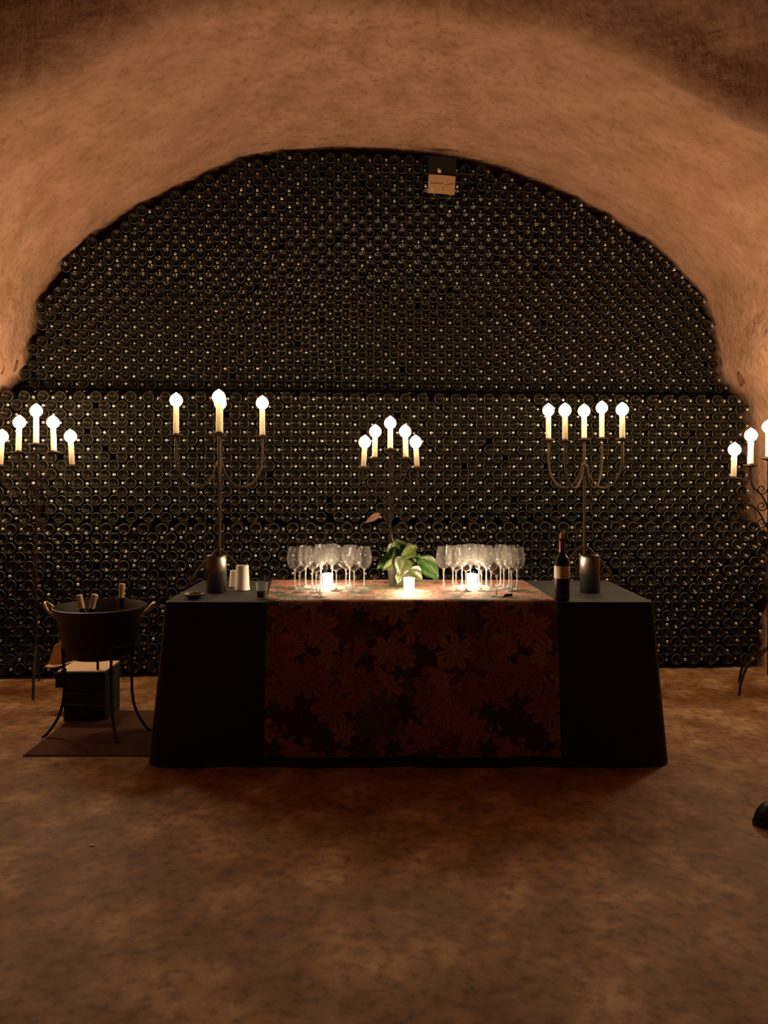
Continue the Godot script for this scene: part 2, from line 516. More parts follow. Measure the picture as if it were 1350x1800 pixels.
func make_bottles() -> void:
	bottle_shapes()
	var yaw := Basis(Vector3.UP, SLOPE)
	var rest: Array[Transform3D] = []
	var caps: Array[Transform3D] = []
	var proto: Node3D
	rng.seed = 77
	# [distance at the middle, lowest row, highest row, pitch across, pitch up, lower?]
	for tier in [[5.60, 0.072, 1.07, 0.132, 0.0655], [5.85, 1.125, 2.05, 0.128, 0.064], [6.08, 2.085, 4.1, 0.126, 0.0635]]:
		var rows := int(floor((tier[2] - tier[1]) / tier[4])) + 1
		for r in rows:
			var y: float = tier[1] + r * tier[4]
			var off: float = tier[3] / 2.0 if r % 2 else 0.0
			var col := 0
			for k in range(-24, 25):
				var u: float = k * tier[3] + off + 0.02
				var p := yaw * Vector3(u + rng.randf_range(-0.004, 0.004), y + rng.randf_range(-0.002, 0.002), -tier[0] + rng.randf_range(-0.012, 0.012))
				if not inside(p.x, p.y, 0.062): continue
				var b := yaw * Basis(Vector3.UP, rng.randf_range(-0.035, 0.035)) * Basis(Vector3.RIGHT, rng.randf_range(-0.035, 0.035)) * Basis(Vector3.BACK, rng.randf() * TAU)
				var xf := Transform3D(b, p)
				var px := 675.0 + p.x * FOCAL / -p.z
				var py := 840.0 + (EYE - p.y) * FOCAL / -p.z
				if px > -4.0: col += 1
				var single := false
				if tier[0] < 5.7 and px > -4.0 and px < 1128.0:
					single = px < 281.0 - (py - 1060.0) * 0.09 or py < 1024.0
				if single:
					var o: Node3D
					var lab := "dark bottle base, %s row down of the lower stack, %s from the left" % [WORDS[rows - 1 - r], WORDS[col - 1]]
					if proto == null:
						o = thing("wine_bottle", lab, "bottle", Vector3.ZERO, 0.0, "bottles in the lower stack")
						var m := MeshInstance3D.new()
						m.mesh = bottle_mesh
						m.name = "body"
						o.add_child(m)
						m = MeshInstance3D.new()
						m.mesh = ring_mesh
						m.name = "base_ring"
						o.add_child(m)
						proto = o
					else:
						o = proto.duplicate()
						o.name = numbered("wine_bottle")
						add_child(o)
						o.set_meta("label", lab)
					o.transform = xf
				else:
					rest.append(xf)
				var q := p + yaw * Vector3(tier[3] / 2.0, -0.002, 0.0)
				if inside(q.x, q.y, 0.03) and rng.randf() < 0.96:
					var t := yaw * Basis(Vector3.UP, rng.randf_range(-0.12, 0.12)) * Basis(Vector3.RIGHT, rng.randf_range(-0.12, 0.12))
					caps.append(Transform3D(t, q + yaw * Vector3(rng.randf_range(-0.003, 0.003), rng.randf_range(-0.003, 0.003), rng.randf_range(-0.028, -0.006))))
	print("single bottles: ", taken.get("wine_bottle", 0) + 1, " rest: ", rest.size(), " caps: ", caps.size())
	var whole := ArrayMesh.new()
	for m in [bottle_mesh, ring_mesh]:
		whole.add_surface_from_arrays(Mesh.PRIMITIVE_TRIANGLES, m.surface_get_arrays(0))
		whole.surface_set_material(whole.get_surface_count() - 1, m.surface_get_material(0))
	for s in [["stacked_wine_bottles", whole, rest, "hundreds of dark bottle bases filling the arch above and beside the lower stack"], ["bottle_necks", cap_mesh, caps, "small shiny capped bottle necks in the gaps between the dark bases"]]:
		var mm := MultiMesh.new()
		mm.transform_format = MultiMesh.TRANSFORM_3D
		mm.mesh = s[1]
		mm.instance_count = s[2].size()
		for i in s[2].size(): mm.set_instance_transform(i, s[2][i])
		var o := MultiMeshInstance3D.new()
		o.multimesh = mm
		o.name = s[0]
		add_child(o)
		tag(o, s[3], "bottles", "", "stuff")

# ---------------------------------------------------------------- candles and candelabra
func lamp(where: Vector3, energy: float, size: float, parent: Node3D) -> void:
	var l := OmniLight3D.new()
	l.name = "flame_light"
	l.light_color = GLOW
	l.light_energy = energy
	l.light_size = size
	l.omni_range = 20.0
	l.omni_attenuation = 2.0
	l.shadow_enabled = true
	l.position = where
	parent.add_child(l, true)

const CANDLE := 0.12       # light of one candle

func candle(where: Vector3, tall: float, label: String, group: String, lean := 0.0, power := 1.0, r := 0.018) -> void:
	var t := thing("candle", label, "candle", where, 0.0, group)
	t.rotation.z = lean
	var st := mb()
	lathe(st, [Vector2(0, 0), Vector2(r, 0), Vector2(r, 0.01), Vector2(r * 0.96, tall - 0.008), Vector2(r * 0.85, tall), Vector2(r * 0.4, tall - 0.004), Vector2(0, tall - 0.006)], 18)
	build(st, "wax_body", M.wax, t)
	st = mb()
	bar(st, [Vector3(0, tall - 0.01, 0), Vector3(0.001, tall + 0.006, 0), Vector3(0.003, tall + 0.016, 0)], 0.0015)
	build(st, "wick", M.black, t)
	st = mb()
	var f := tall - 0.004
	lathe(st, [Vector2(0, f), Vector2(0.021, f + 0.003), Vector2(0.033, f + 0.014), Vector2(0.0405, f + 0.032), Vector2(0.039, f + 0.049), Vector2(0.030, f + 0.066), Vector2(0.018, f + 0.076), Vector2(0.007, f + 0.084), Vector2(0, f + 0.089)], 18)  # flame made wider than life, its glow built into the shape
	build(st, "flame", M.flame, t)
	lamp(Vector3(0, tall + 0.03, 0), CANDLE * power, 0.04, t)

func pan(t: Node3D, p: Vector3, r := 0.045, m: Material = null) -> void:
	var st := mb()
	var xf := Transform3D(Basis.IDENTITY, p)
	lathe(st, [Vector2(0, -0.012), Vector2(0.016, -0.01), Vector2(r * 0.8, -0.004), Vector2(r, 0.003), Vector2(r * 0.97, 0.006), Vector2(r * 0.75, 0.0), Vector2(0.0215, -0.002), Vector2(0.0215, 0.014), Vector2(0.0185, 0.014), Vector2(0.0185, 0.0), Vector2(0, 0)], 20, xf)
	build(st, "drip_pan", m if m else M.iron, t)

# the tall candelabra with four U-shaped arms
func armed(x: float, d: float, turn: float, pan_y: float, side: String, tips: Array) -> void:
	var base := Vector3(x, 0, -d)
	var t := thing("candelabrum", "tall iron candelabrum with four looping arms standing behind the %s end of table" % side, "candelabrum", base, 0.0)
	var st := mb()
	var hub := pan_y - 0.18
	bar(st, [Vector3(0, 0.3, 0), Vector3(0, 0.9, 0), Vector3(0, hub, 0), Vector3(0, pan_y - 0.01, 0)], 0.0105)
	lathe(st, [Vector2(0.0105, hub - 0.06), Vector2(0.02, hub - 0.045), Vector2(0.014, hub - 0.03), Vector2(0.024, hub), Vector2(0.024, hub + 0.015), Vector2(0.0105, hub + 0.03)], 14)
	build(st, "pole", M.iron, t)
	var arms := [[0.0, 0.0]]
	for k in 4:
		var a := turn + k * PI / 2
		var dir := Vector3(cos(a), 0, -sin(a))
		var R := 0.268
		var path := curve([Vector3(0, hub, 0) + dir * 0.018, Vector3(0, hub - 0.06, 0) + dir * 0.036, Vector3(0, hub - 0.125, 0) + dir * 0.085, Vector3(0, hub - 0.142, 0) + dir * 0.145, Vector3(0, hub - 0.118, 0) + dir * 0.205, Vector3(0, hub - 0.05, 0) + dir * 0.25, Vector3(0, hub + 0.04, 0) + dir * R, Vector3(0, pan_y - 0.01, 0) + dir * R], 5)
		st = mb()
		bar(st, path, 0.0085)
		build(st, "arm", M.iron, t)
	for k in 3:
		var a := PI * k / 2.0
		var dir := Vector3(cos(a), 0, -sin(a))
		st = mb()
		bar(st, curve([Vector3(0, 0.96, 0) + dir * 0.01, Vector3(0, 0.93, 0) + dir * 0.05, Vector3(0, 0.84, 0) + dir * 0.13, Vector3(0, 0.72, 0) + dir * 0.2, Vector3(0, 0.5, 0) + dir * 0.23, Vector3(0, 0.2, 0) + dir * 0.2, Vector3(0, 0.03, 0) + dir * 0.23, Vector3(0, 0.011, 0) + dir * 0.27], 5), 0.009)
		build(st, "leg", M.iron, t)
	for k in 5:
		var o := Vector3.ZERO
		if k < 4:
			var a := turn + k * PI / 2
			o = Vector3(cos(a), 0, -sin(a)) * 0.268
		var y: float = pan_y + tips[k][0]
		pan(t, Vector3(o.x, y, o.z))
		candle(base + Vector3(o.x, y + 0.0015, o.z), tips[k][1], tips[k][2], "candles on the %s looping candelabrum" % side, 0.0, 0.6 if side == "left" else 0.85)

func scroll(st: SurfaceTool, c: Vector3, r: float, from: float, turns: float, side: Vector3, w: float) -> void:
	var pts := []
	for i in 17:
		var k := i / 16.0
		var a := from + turns * TAU * k
		pts.append(c + (side * cos(a) + Vector3.UP * sin(a)) * r * (1.0 - 0.75 * k))
	bar(st, pts, w, w * 0.8, 6)

# the fan-shaped candelabra with five candles in a stepped row
func fan(x: float, d: float, turn: float, tiers: Array, where: String, candles: Array, lean: float, power: float) -> void:
	var base := Vector3(x, 0, -d)
	var t := thing("candelabrum", "dark scrolled iron candelabrum with a stepped fan of candles %s" % where, "candelabrum", base, 0.0)
	var side := Vector3(cos(turn), 0, -sin(turn))
	var top: float = tiers[0][1]
	var st := mb()
	bar(st, [Vector3(0, 0.12, 0), Vector3(0, 0.8, 0), Vector3(0, top - 0.01, 0)], 0.009)
	lathe(st, [Vector2(0.009, 0.9), Vector2(0.02, 0.92), Vector2(0.009, 0.94)], 12)
	build(st, "pole", M.black_iron, t)
	for s in [-1.0, 1.0]:
		for k in [1, 2]:
			st = mb()
			var reach: float = tiers[k][0] * s
			var y: float = tiers[k][1]
			bar(st, curve([Vector3(0, y - 0.24 - 0.05 * k, 0), Vector3(0, y - 0.2, 0) + side * reach * 0.35, Vector3(0, y - 0.14, 0) + side * reach * 0.85, Vector3(0, y - 0.07, 0) + side * reach, Vector3(0, y - 0.01, 0) + side * reach], 5), 0.006)
			build(st, "arm", M.black_iron, t)
		for k in 4:
			st = mb()
			scroll(st, Vector3(0, top - 0.2 - k * 0.11, 0) + side * s * 0.045, 0.036, PI if s > 0 else 0.0, 1.3 * s, side, 0.0045)
			build(st, "scroll", M.black_iron, t)
	for k in 4:
		var a := turn + 0.35 + k * PI / 2
		var dir := Vector3(cos(a), 0, -sin(a))
		st = mb()
		bar(st, curve([Vector3(0, 0.3, 0) + dir * 0.01, Vector3(0, 0.235, 0) + dir * 0.1, Vector3(0, 0.2, 0) + dir * 0.175, Vector3(0, 0.1, 0) + dir * 0.23, Vector3(0, 0.008, 0) + dir * 0.25], 5), 0.0085)
		build(st, "leg", M.black_iron, t)
	for c in candles:
		var tier: Array = tiers[absi(c[0])]
		var o: Vector3 = side * signf(c[0]) * tier[0]
		pan(t, o + Vector3(0, tier[1], 0), 0.048, M.black_iron)
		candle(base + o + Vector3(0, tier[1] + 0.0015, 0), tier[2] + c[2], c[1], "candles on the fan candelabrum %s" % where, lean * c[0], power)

func make_candelabra() -> void:
	armed(-1.045, 4.92, deg_to_rad(11.0), 1.683, "left", [
		[0.0, 0.182, "right of the three candle lights on the left looping candelabrum"], [0.004, 0.196, "rear candle hidden behind the middle light of the left looping candelabrum"],
		[0.003, 0.186, "left of the three candle lights on the left looping candelabrum"], [0.0, 0.186, "front candle in the thick middle light of the left looping candelabrum"], [0.0, 0.2, "candle on the pole of the left looping candelabrum, between its front and rear candles"]])
	armed(1.345, 5.2, deg_to_rad(49.0), 1.675, "right", [
		[0.016, 0.182, "tallest candle, fourth from left on the right looping candelabrum"], [0.006, 0.172, "leftmost of five candles on the right looping candelabrum"],
		[-0.02, 0.165, "second candle from left on the right looping candelabrum"], [-0.008, 0.16, "rightmost of five candles on the right looping candelabrum"], [0.0, 0.158, "middle of five candles on the right looping candelabrum"]])
	var mid := []
	var lef := []
	var rig := []
	for k in [[-2, "lowest left"], [-1, "inner left"], [0, "topmost"], [1, "inner right"], [2, "lowest right"]]:
		mid.append([k[0], "%s of five candles on the small fan candelabrum behind the plant" % k[1], 0.0])
		lef.append([k[0], "%s candle on the fan candelabrum at the left edge" % k[1], 0.0])
		if k[0] <= 0: rig.append([k[0], "%s candle on the fan candelabrum cut off by the right edge" % k[1], 0.0])
	fan(0.042, 5.2, 0.0, [[0.0, 1.607, 0.145], [0.105, 1.547, 0.148], [0.18, 1.482, 0.142]], "behind the plant", mid, 0.025, 0.75)
	fan(-2.315, 5.15, 0.0, [[0.0, 1.64, 0.19], [0.118, 1.588, 0.165], [0.24, 1.495, 0.165]], "at the left edge", lef, 0.03, 1.7)
	fan(2.535, 5.1, 0.0, [[0.0, 1.545, 0.175], [0.12, 1.5, 0.165], [0.232, 1.415, 0.155]], "at the right edge", rig, 0.02, 2.2)

# ---------------------------------------------------------------- the table
const FRONT := 3.87
const BACK := 4.67
const LEFT := -1.095
const RIGHT := 1.346

var rim_pts: Array = []     # [point, outward normal] round the table top

func make_rim() -> void:
	var r := 0.025
	for c in [[RIGHT - r, -FRONT - r, PI / 2, 0.0], [RIGHT - r, -BACK + r, 0.0, -PI / 2], [LEFT + r, -BACK + r, -PI / 2, -PI], [LEFT + r, -FRONT - r, -PI, -PI * 1.5]]:
		for k in 7:
			var a := lerpf(c[2], c[3], k / 6.0)
			rim_pts.append([Vector2(c[0] + cos(a) * r, c[1] + sin(a) * r), Vector2(cos(a), sin(a))])
		var nxt: Array = {0: [RIGHT, -BACK + r], 1: [LEFT + r, -BACK], 2: [LEFT, -FRONT - r], 3: [RIGHT - r, -FRONT]}[[PI / 2, 0.0, -PI / 2, -PI].find(c[2])]
		var last: Vector2 = rim_pts[-1][0]
		var n: Vector2 = rim_pts[-1][1]
		for k in range(1, 40):
			rim_pts.append([last.lerp(Vector2(nxt[0], nxt[1]), k / 40.0), n])

func hang(p: Vector2, n: Vector2, t: float) -> Vector3:    # t runs from the table edge (0) to the hem (1)
	var wave := 0.007 * t * (sin(p.x * 9.0 + p.y * 7.0) + 0.6 * sin(p.x * 21.0 - p.y * 15.0 + 1.0))
	var o := 0.004 + 0.078 * t + wave
	var q := p + n * o
	return Vector3(q.x, lerpf(TOP - 0.003, 0.006, t), q.y)

func make_table() -> void:
	make_rim()
	var t := thing("table", "long trestle table entirely under the black cloth", "table", Vector3.ZERO)
	var st := mb()
	box(st, put(Vector3((LEFT + RIGHT) / 2, TOP - 0.024, -(FRONT + BACK) / 2)), Vector3(RIGHT - LEFT - 0.02, 0.035, BACK - FRONT - 0.02), 0.004)
	build(st, "tabletop", M.card, t)
	for sx in [LEFT + 0.2, RIGHT - 0.2]:
		for sz in [-FRONT - 0.12, -BACK + 0.12]:
			st = mb()
			bar(st, [Vector3(sx, 0.0, sz), Vector3(sx, TOP - 0.043, sz)], 0.016)
			build(st, "leg", M.black_iron, t)
	st = mb()
	var n := rim_pts.size()
	sheet(st, n, 14, func(i, j): return hang(rim_pts[i % n][0], rim_pts[i % n][1], j / 14.0))
	for i in n:
		var a := hang(rim_pts[i][0], rim_pts[i][1], 0.0)
		var b := hang(rim_pts[(i + 1) % n][0], rim_pts[(i + 1) % n][1], 0.0)
		var e := [rim_pts[i][0], rim_pts[(i + 1) % n][0]]
		var a1 := Vector3(e[0].x, TOP, e[0].y)
		var b1 := Vector3(e[1].x, TOP, e[1].y)
		var n0 := Vector3(rim_pts[i][1].x, 0.0, rim_pts[i][1].y)
		tri(st, a, b, b1, n0, n0, Vector3.UP)
		tri(st, a, b1, a1, n0, Vector3.UP, Vector3.UP)
		tri(st, a1, b1, Vector3((LEFT + RIGHT) / 2, TOP, -(FRONT + BACK) / 2), Vector3.UP, Vector3.UP, Vector3.UP)
	tag(build(st, "tablecloth", M.cloth), "plain black cloth hanging to the floor around the long table", "tablecloth")
	# the printed runner lies over the middle and hangs down in front
	st = mb()
	var rl := func(v: float) -> Vector2:     # left and right edge along the top, front to back
		return Vector2(lerpf(-0.588, -0.675, v), lerpf(0.866, 0.835, v))
	var top_n := 14
	var drop := 24
	var f := func(i: int, j: int) -> Vector3:
		var u := i / 30.0
		if j <= top_n:
			var v := 1.0 - float(j) / top_n
			var e: Vector2 = rl.call(v)
			var y := TOP + 0.004 + 0.0008 * sin(u * 40.0 + v * 9.0)
			return Vector3(lerpf(e.x, e.y, u), y if j < top_n else TOP + 0.002, -lerpf(FRONT - 0.004, BACK - 0.004, v))
		var w := float(j - top_n) / drop
		var e: Vector2 = rl.call(0.0)
		var x := lerpf(e.x, e.y, u)
		return hang(Vector2(x, -FRONT), Vector2(0, 1), w * 0.94) + Vector3(0, 0, 0.006)
	var uvf := func(i: int, j: int) -> Vector2:
		var v := (j - top_n) * 0.8 / top_n if j <= top_n else (j - top_n) * 0.8 / drop
		return Vector2(i / 30.0 * 1.45, v) * 0.95
	sheet(st, 30, top_n + drop, f, uvf, 0.0015)
	tag(build(st, "table_runner", M.floral), "floral printed runner in salmon, rust and sage over the middle of the table", "table runner")

# ---------------------------------------------------------------- on the table
func on_table(px: float, py: float, lift := 0.0) -> Vector3:   # where the ray through that pixel meets the table top
	var d := (EYE - TOP) * FOCAL / (py - 840.0)
	return Vector3((px - 675.0) / FOCAL * d, TOP + lift, -d)

func wine_glass_proto() -> Node3D:
	var t := Node3D.new()
	var st := mb()
	lathe(st, [Vector2(0.004, 0.108), Vector2(0.016, 0.112), Vector2(0.031, 0.124), Vector2(0.041, 0.143), Vector2(0.0445, 0.165), Vector2(0.042, 0.19), Vector2(0.0365, 0.215), Vector2(0.033, 0.232), Vector2(0.0338, 0.2325), Vector2(0.0345, 0.231)], 26)
	var o := MeshInstance3D.new()
	o.mesh = st.commit()
	o.material_override = M.clear
	o.name = "bowl"
	t.add_child(o)
	st = mb()
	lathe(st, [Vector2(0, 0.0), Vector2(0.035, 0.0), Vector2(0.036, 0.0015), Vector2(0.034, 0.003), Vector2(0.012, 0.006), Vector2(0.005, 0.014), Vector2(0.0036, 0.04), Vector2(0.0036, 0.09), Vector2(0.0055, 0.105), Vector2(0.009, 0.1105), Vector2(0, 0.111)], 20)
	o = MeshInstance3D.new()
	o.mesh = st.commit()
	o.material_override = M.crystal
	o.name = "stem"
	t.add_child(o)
	return t

func make_glasses() -> void:
	var proto := wine_glass_proto()
	var groups := [
		["left", [[518, 1037, "leftmost glass of the left group"], [527, 1043, "second stem from the left edge of the left group"], [537, 1034, "third stem from the left edge of the left group"], [549, 1037, "glass just left of the left votive light, rear row"],
			[556, 1043, "glass left of and beside the left votive, front row"], [564, 1031, "rear glass behind the left votive light, left side"], [562, 1051, "foremost glass of the left group, left of the votive"],
			[584, 1029, "rear glass behind the left votive light, right side"], [591, 1040, "glass touching the right side of the left votive light"], [608, 1037, "third stem from the right in the left group"],
			[615, 1032, "rear glass second from the right in the left group"], [622, 1041, "front glass second from the right in the left group"], [640, 1036, "rightmost glass of the left group, standing apart"]]],
		["right", [[780, 1036, "leftmost glass of the right group beside the big green leaf"], [796, 1034, "second glass from the left in the right group"], [802, 1040, "third glass from the left in the right group, nearer the front"],
			[812, 1032, "rear glass left of the right votive light"], [819, 1041, "front glass touching the left side of the right votive"], [827, 1029, "rear glass straight behind the right votive light"],
			[842, 1031, "rear glass just right of the right votive light"], [846, 1040, "front glass just right of the right votive light"], [855, 1034, "second glass right of the right votive light"],
			[863, 1041, "glass behind the foremost glass of the right group"], [873, 1050, "foremost glass of the right group, beside the corkscrew"], [880, 1031, "rear glass behind the foremost glass of the right group"],
			[886, 1036, "fourth glass from the right in the right group"], [895, 1033, "third glass from the right in the right group"], [899, 1041, "front glass second from the right in the right group"],
			[909, 1038, "rightmost glass of the right group"]]]]
	var first := true
	for g in groups:
		for s in g[1]:
			var o: Node3D = proto if first else proto.duplicate()
			first = false
			o.name = numbered("wine_glass")
			add_child(o)
			o.position = on_table(s[0], s[1], 0.006)
			o.rotation.y = s[0] * 0.7
			tag(o, "clear wine glass, " + s[2], "wine glass", "%s group of wine glasses" % g[0])

func make_votives() -> void:
	for s in [[576, 1034, "left votive candle glowing among the left group of glasses", 1.0], [719, 1043, "middle votive candle in front of the potted plant", 1.0], [830, 1035, "right votive candle glowing among the right group of glasses", 1.0]]:
		var t := thing("votive_candle", s[2], "votive candle", on_table(s[0], s[1], 0.006), 0.0, "votive candles on the runner")
		var st := mb()
		lathe(st, [Vector2(0, 0), Vector2(0.025, 0), Vector2(0.0275, 0.003), Vector2(0.03, 0.07), Vector2(0.0302, 0.076), Vector2(0.0275, 0.076), Vector2(0.025, 0.006), Vector2(0, 0.005)], 22)
		build(st, "frosted_glass", M.votive, t)
		st = mb()
		lathe(st, [Vector2(0, 0.007), Vector2(0.019, 0.007), Vector2(0.019, 0.03), Vector2(0, 0.03)], 16)
		build(st, "wax", M.wax, t)
		st = mb()
		lathe(st, [Vector2(0, 0.034), Vector2(0.008, 0.042), Vector2(0.01, 0.053), Vector2(0.006, 0.068), Vector2(0, 0.084)], 14)
		build(st, "flame", M.flame, t)
		lamp(Vector3(0, 0.062, 0), 0.24, 0.025, t)

func leaf(called: String, m: Material, parent: Node3D, root: Vector3, tip: Vector3, face: Vector3, wide: float, sag: float) -> void:
	var st := mb()
	var along := tip - root
	var side := along.cross(face).normalized()
	var up := side.cross(along).normalized()
	var f := func(i: int, j: int) -> Vector3:
		var u := i / 10.0
		var v := j / 8.0 * 2.0 - 1.0
		var w := wide * pow(sin(PI * pow(u, 0.62)), 0.8) * (1.0 - 0.12 * u)
		var back := -0.12 * absf(v) * exp(-u * 7.0)
		return root + along * (u + back) + side * v * w * 0.5 + up * (absf(v) * w * 0.16 - sag * u * u + 0.03 * wide * sin(v * 7.0 + u * 9.0))
	sheet(st, 10, 8, f, null, 0.0008)
	var o := build(st, called, m, parent)
	st = mb()
	var rib := []
	for k in 7: rib.append(f.call(mini(k + (k / 2), 9), 4) + up * 0.001)
	bar(st, rib, 0.0014, 0.0006, 6)
	build(st, "midrib", M.stem, o)

func make_plant() -> void:
	var base := on_table(706, 1030, 0.006)
	var t := thing("potted_plant", "leafy green vine in a dark pot at the middle of the table", "potted plant", base)
	var st := mb()
	lathe(st, [Vector2(0, 0), Vector2(0.065, 0), Vector2(0.07, 0.004), Vector2(0.082, 0.095), Vector2(0.09, 0.097), Vector2(0.092, 0.122), Vector2(0.086, 0.124), Vector2(0.078, 0.105), Vector2(0, 0.1)], 26)
	build(st, "pot", M.pot, t)
	st = mb()
	lathe(st, [Vector2(0.079, 0.104), Vector2(0.05, 0.112), Vector2(0, 0.115)], 18)
	build(st, "soil", M.soil, t)
	var d := -base.z
	var P := func(px: float, py: float, near: float) -> Vector3: return at(px, py, d - near) - base
	# root pixel, tip pixel, how far in front of the pot's axis, width, tone, face
	for l in [[697, 957, 683, 986, 0.02, 0.02, 0.085, 0], [690, 972, 662, 1001, 0.0, 0.04, 0.06, 0], [694, 953, 714, 956, 0.0, 0.05, 0.035, 1], [728, 966, 704, 980, 0.07, 0.1, 0.075, 1], [741, 982, 771, 1020, 0.05, 0.07, 0.115, 0],
			[712, 982, 700, 1012, 0.09, 0.12, 0.11, 2], [722, 1000, 742, 1022, 0.09, 0.11, 0.09, 2], [696, 988, 674, 1000, 0.08, 0.11, 0.06, 1], [702, 1008, 699, 1027, 0.1, 0.12, 0.04, 1], [712, 962, 735, 961, -0.02, -0.03, 0.045, 1],
			[700, 965, 716, 985, 0.02, 0.05, 0.08, 0], [726, 978, 742, 1000, -0.03, 0.0, 0.08, 0], [688, 984, 672, 1004, -0.04, -0.03, 0.07, 0], [716, 985, 734, 1004, 0.03, 0.06, 0.08, 2]]:
		var a: Vector3 = P.call(l[0], l[1], l[4])
		var b: Vector3 = P.call(l[2], l[3], l[5])
		leaf("leaf", M["leaf%d" % l[7]], t, a, b, Vector3(0.12, 0.35, 1.0), l[6], 0.008)
		st = mb()
		var root := Vector3(a.x * 0.25, 0.11, a.z * 0.3)
		bar(st, curve([root, root.lerp(a, 0.5) + Vector3(0, 0.035, 0), a], 5), 0.0022, 0.0014, 6)
		build(st, "stalk", M.stem, t)
	for s in [[[694, 955], [690, 948], [689, 938]], [[712, 958], [722, 962], [727, 963], [732, 957]], [[722, 985], [732, 997], [735, 988], [745, 985]]]:
		st = mb()
		var pts := []
		for p in s: pts.append(P.call(p[0], p[1], 0.06))
		bar(st, curve(pts, 5), 0.0024, 0.0014, 6)
		build(st, "tendril", M.stem, t)

func make_tableware() -> void:
	# opened bottle
	var t := thing("opened_wine_bottle", "upright red wine bottle with cream label and raised cork on the right of table", "bottle", on_table(988, 1055, 0.001))
	var st := mb()
	lathe(st, [Vector2(0, 0.012), Vector2(0.02, 0.006), Vector2(0.033, 0), Vector2(0.0375, 0.004), Vector2(0.0385, 0.012), Vector2(0.0385, 0.192), Vector2(0.036, 0.206), Vector2(0.026, 0.222), Vector2(0.0165, 0.234), Vector2(0.0145, 0.244), Vector2(0.0138, 0.3), Vector2(0.0155, 0.302), Vector2(0.0155, 0.31), Vector2(0.0135, 0.312), Vector2(0.011, 0.312), Vector2(0.011, 0.302)], 28)
	build(st, "glass_body", M.wine_glass_dark, t)
	st = mb()
	lathe(st, [Vector2(0.0387, 0.112), Vector2(0.0391, 0.1125), Vector2(0.0391, 0.1735), Vector2(0.0387, 0.174)], 28)
	build(st, "paper_label", M.label, t)
	st = mb()
	lathe(st, [Vector2(0.0149, 0.243), Vector2(0.0152, 0.245), Vector2(0.0145, 0.297), Vector2(0.0142, 0.297)], 20)
	build(st, "red_capsule", M.capsule, t)
	st = mb()
	lathe(st, [Vector2(0, 0.303), Vector2(0.0108, 0.303), Vector2(0.0118, 0.315), Vector2(0.0115, 0.337), Vector2(0.0105, 0.339), Vector2(0, 0.339)], 18)
	build(st, "cork", M.cork, t)
	# steel beakers
	for s in [[375, 1038, "steel beaker at the left end of the table beside white cups"], [1043, 1038, "steel beaker at the right end of the table behind the wine bottle"]]:
		t = thing("steel_beaker", s[2], "beaker", on_table(s[0], s[1] + 6, 0.001) + Vector3(0, 0, -0.07), 0.0)
		st = mb()
		lathe(st, [Vector2(0, 0), Vector2(0.05, 0), Vector2(0.054, 0.004), Vector2(0.0545, 0.19)], 36)
		lathe(st, [Vector2(0.0515, 0.192), Vector2(0.0505, 0.006), Vector2(0, 0.004)], 36)
		build(st, "body", M.steel, t)
		st = mb()
		lathe(st, [Vector2(0.0545, 0.19), Vector2(0.057, 0.192), Vector2(0.0575, 0.195), Vector2(0.056, 0.198), Vector2(0.053, 0.198), Vector2(0.0515, 0.192)], 36)
		build(st, "rolled_rim", M.steel, t)
	# upturned cups
	for s in [[426, 1037, "white paper cup upside down, the nearer of two by the left beaker", 0.134, 0.0], [413, 1033, "white paper cup upside down, half hidden behind its twin", 0.09, -0.035]]:
		t = thing("paper_cup", s[2], "cup", on_table(s[0], s[1], 0.001) + Vector3(0, 0, s[4]), 0.0)
		var h: float = s[3]
		st = mb()
		lathe(st, [Vector2(0.0405, 0), Vector2(0.0425, 0.002), Vector2(0.0425, 0.005), Vector2(0.0395, 0.008), Vector2(0.034, h), Vector2(0.032, h + 0.002), Vector2(0.031, h - 0.003), Vector2(0, h - 0.004)], 28)
		build(st, "cup_wall", M.white, t)
	# tumbler
	t = thing("tumbler", "small tumbler on the black cloth left of the runner", "tumbler", on_table(460, 1053, 0.001))
	st = mb()
	lathe(st, [Vector2(0, 0), Vector2(0.024, 0), Vector2(0.026, 0.004), Vector2(0.031, 0.085), Vector2(0.0295, 0.086), Vector2(0.025, 0.008), Vector2(0, 0.007)], 24)
	build(st, "glass_wall", M.clear, t)
	st = mb()
	lathe(st, [Vector2(0, 0.0075), Vector2(0.0245, 0.0085), Vector2(0.0265, 0.04), Vector2(0, 0.04)], 24)
	build(st, "dark_drink", M.wine_glass_dark, t)
	# little dish
	t = thing("metal_dish", "small shiny metal dish at the left front corner of the table", "dish", on_table(342, 1052, 0.001))
	st = mb()
	lathe(st, [Vector2(0, 0), Vector2(0.03, 0), Vector2(0.046, 0.012), Vector2(0.052, 0.024), Vector2(0.05, 0.0245), Vector2(0.044, 0.014), Vector2(0.029, 0.004), Vector2(0, 0.003)], 28)
	build(st, "bowl", M.steel, t)
	st = mb()
	lathe(st, [Vector2(0.0525, 0.0235), Vector2(0.0545, 0.025), Vector2(0.052, 0.0265), Vector2(0.0495, 0.025)], 28)
	build(st, "rim", M.steel, t)
	# corkscrew
	t = thing("corkscrew", "black folding corkscrew lying on the runner before the right glasses", "corkscrew", on_table(893, 1051, 0.006), 0.25)
	st = mb()
	box(st, put(Vector3(0, 0.006, 0)), Vector3(0.05, 0.011, 0.014), 0.004)
	build(st, "handle", M.black, t)
	st = mb()
	box(st, put(Vector3(0.004, 0.0135, 0)), Vector3(0.044, 0.004, 0.008), 0.0015)
	build(st, "lever", M.black_iron, t)

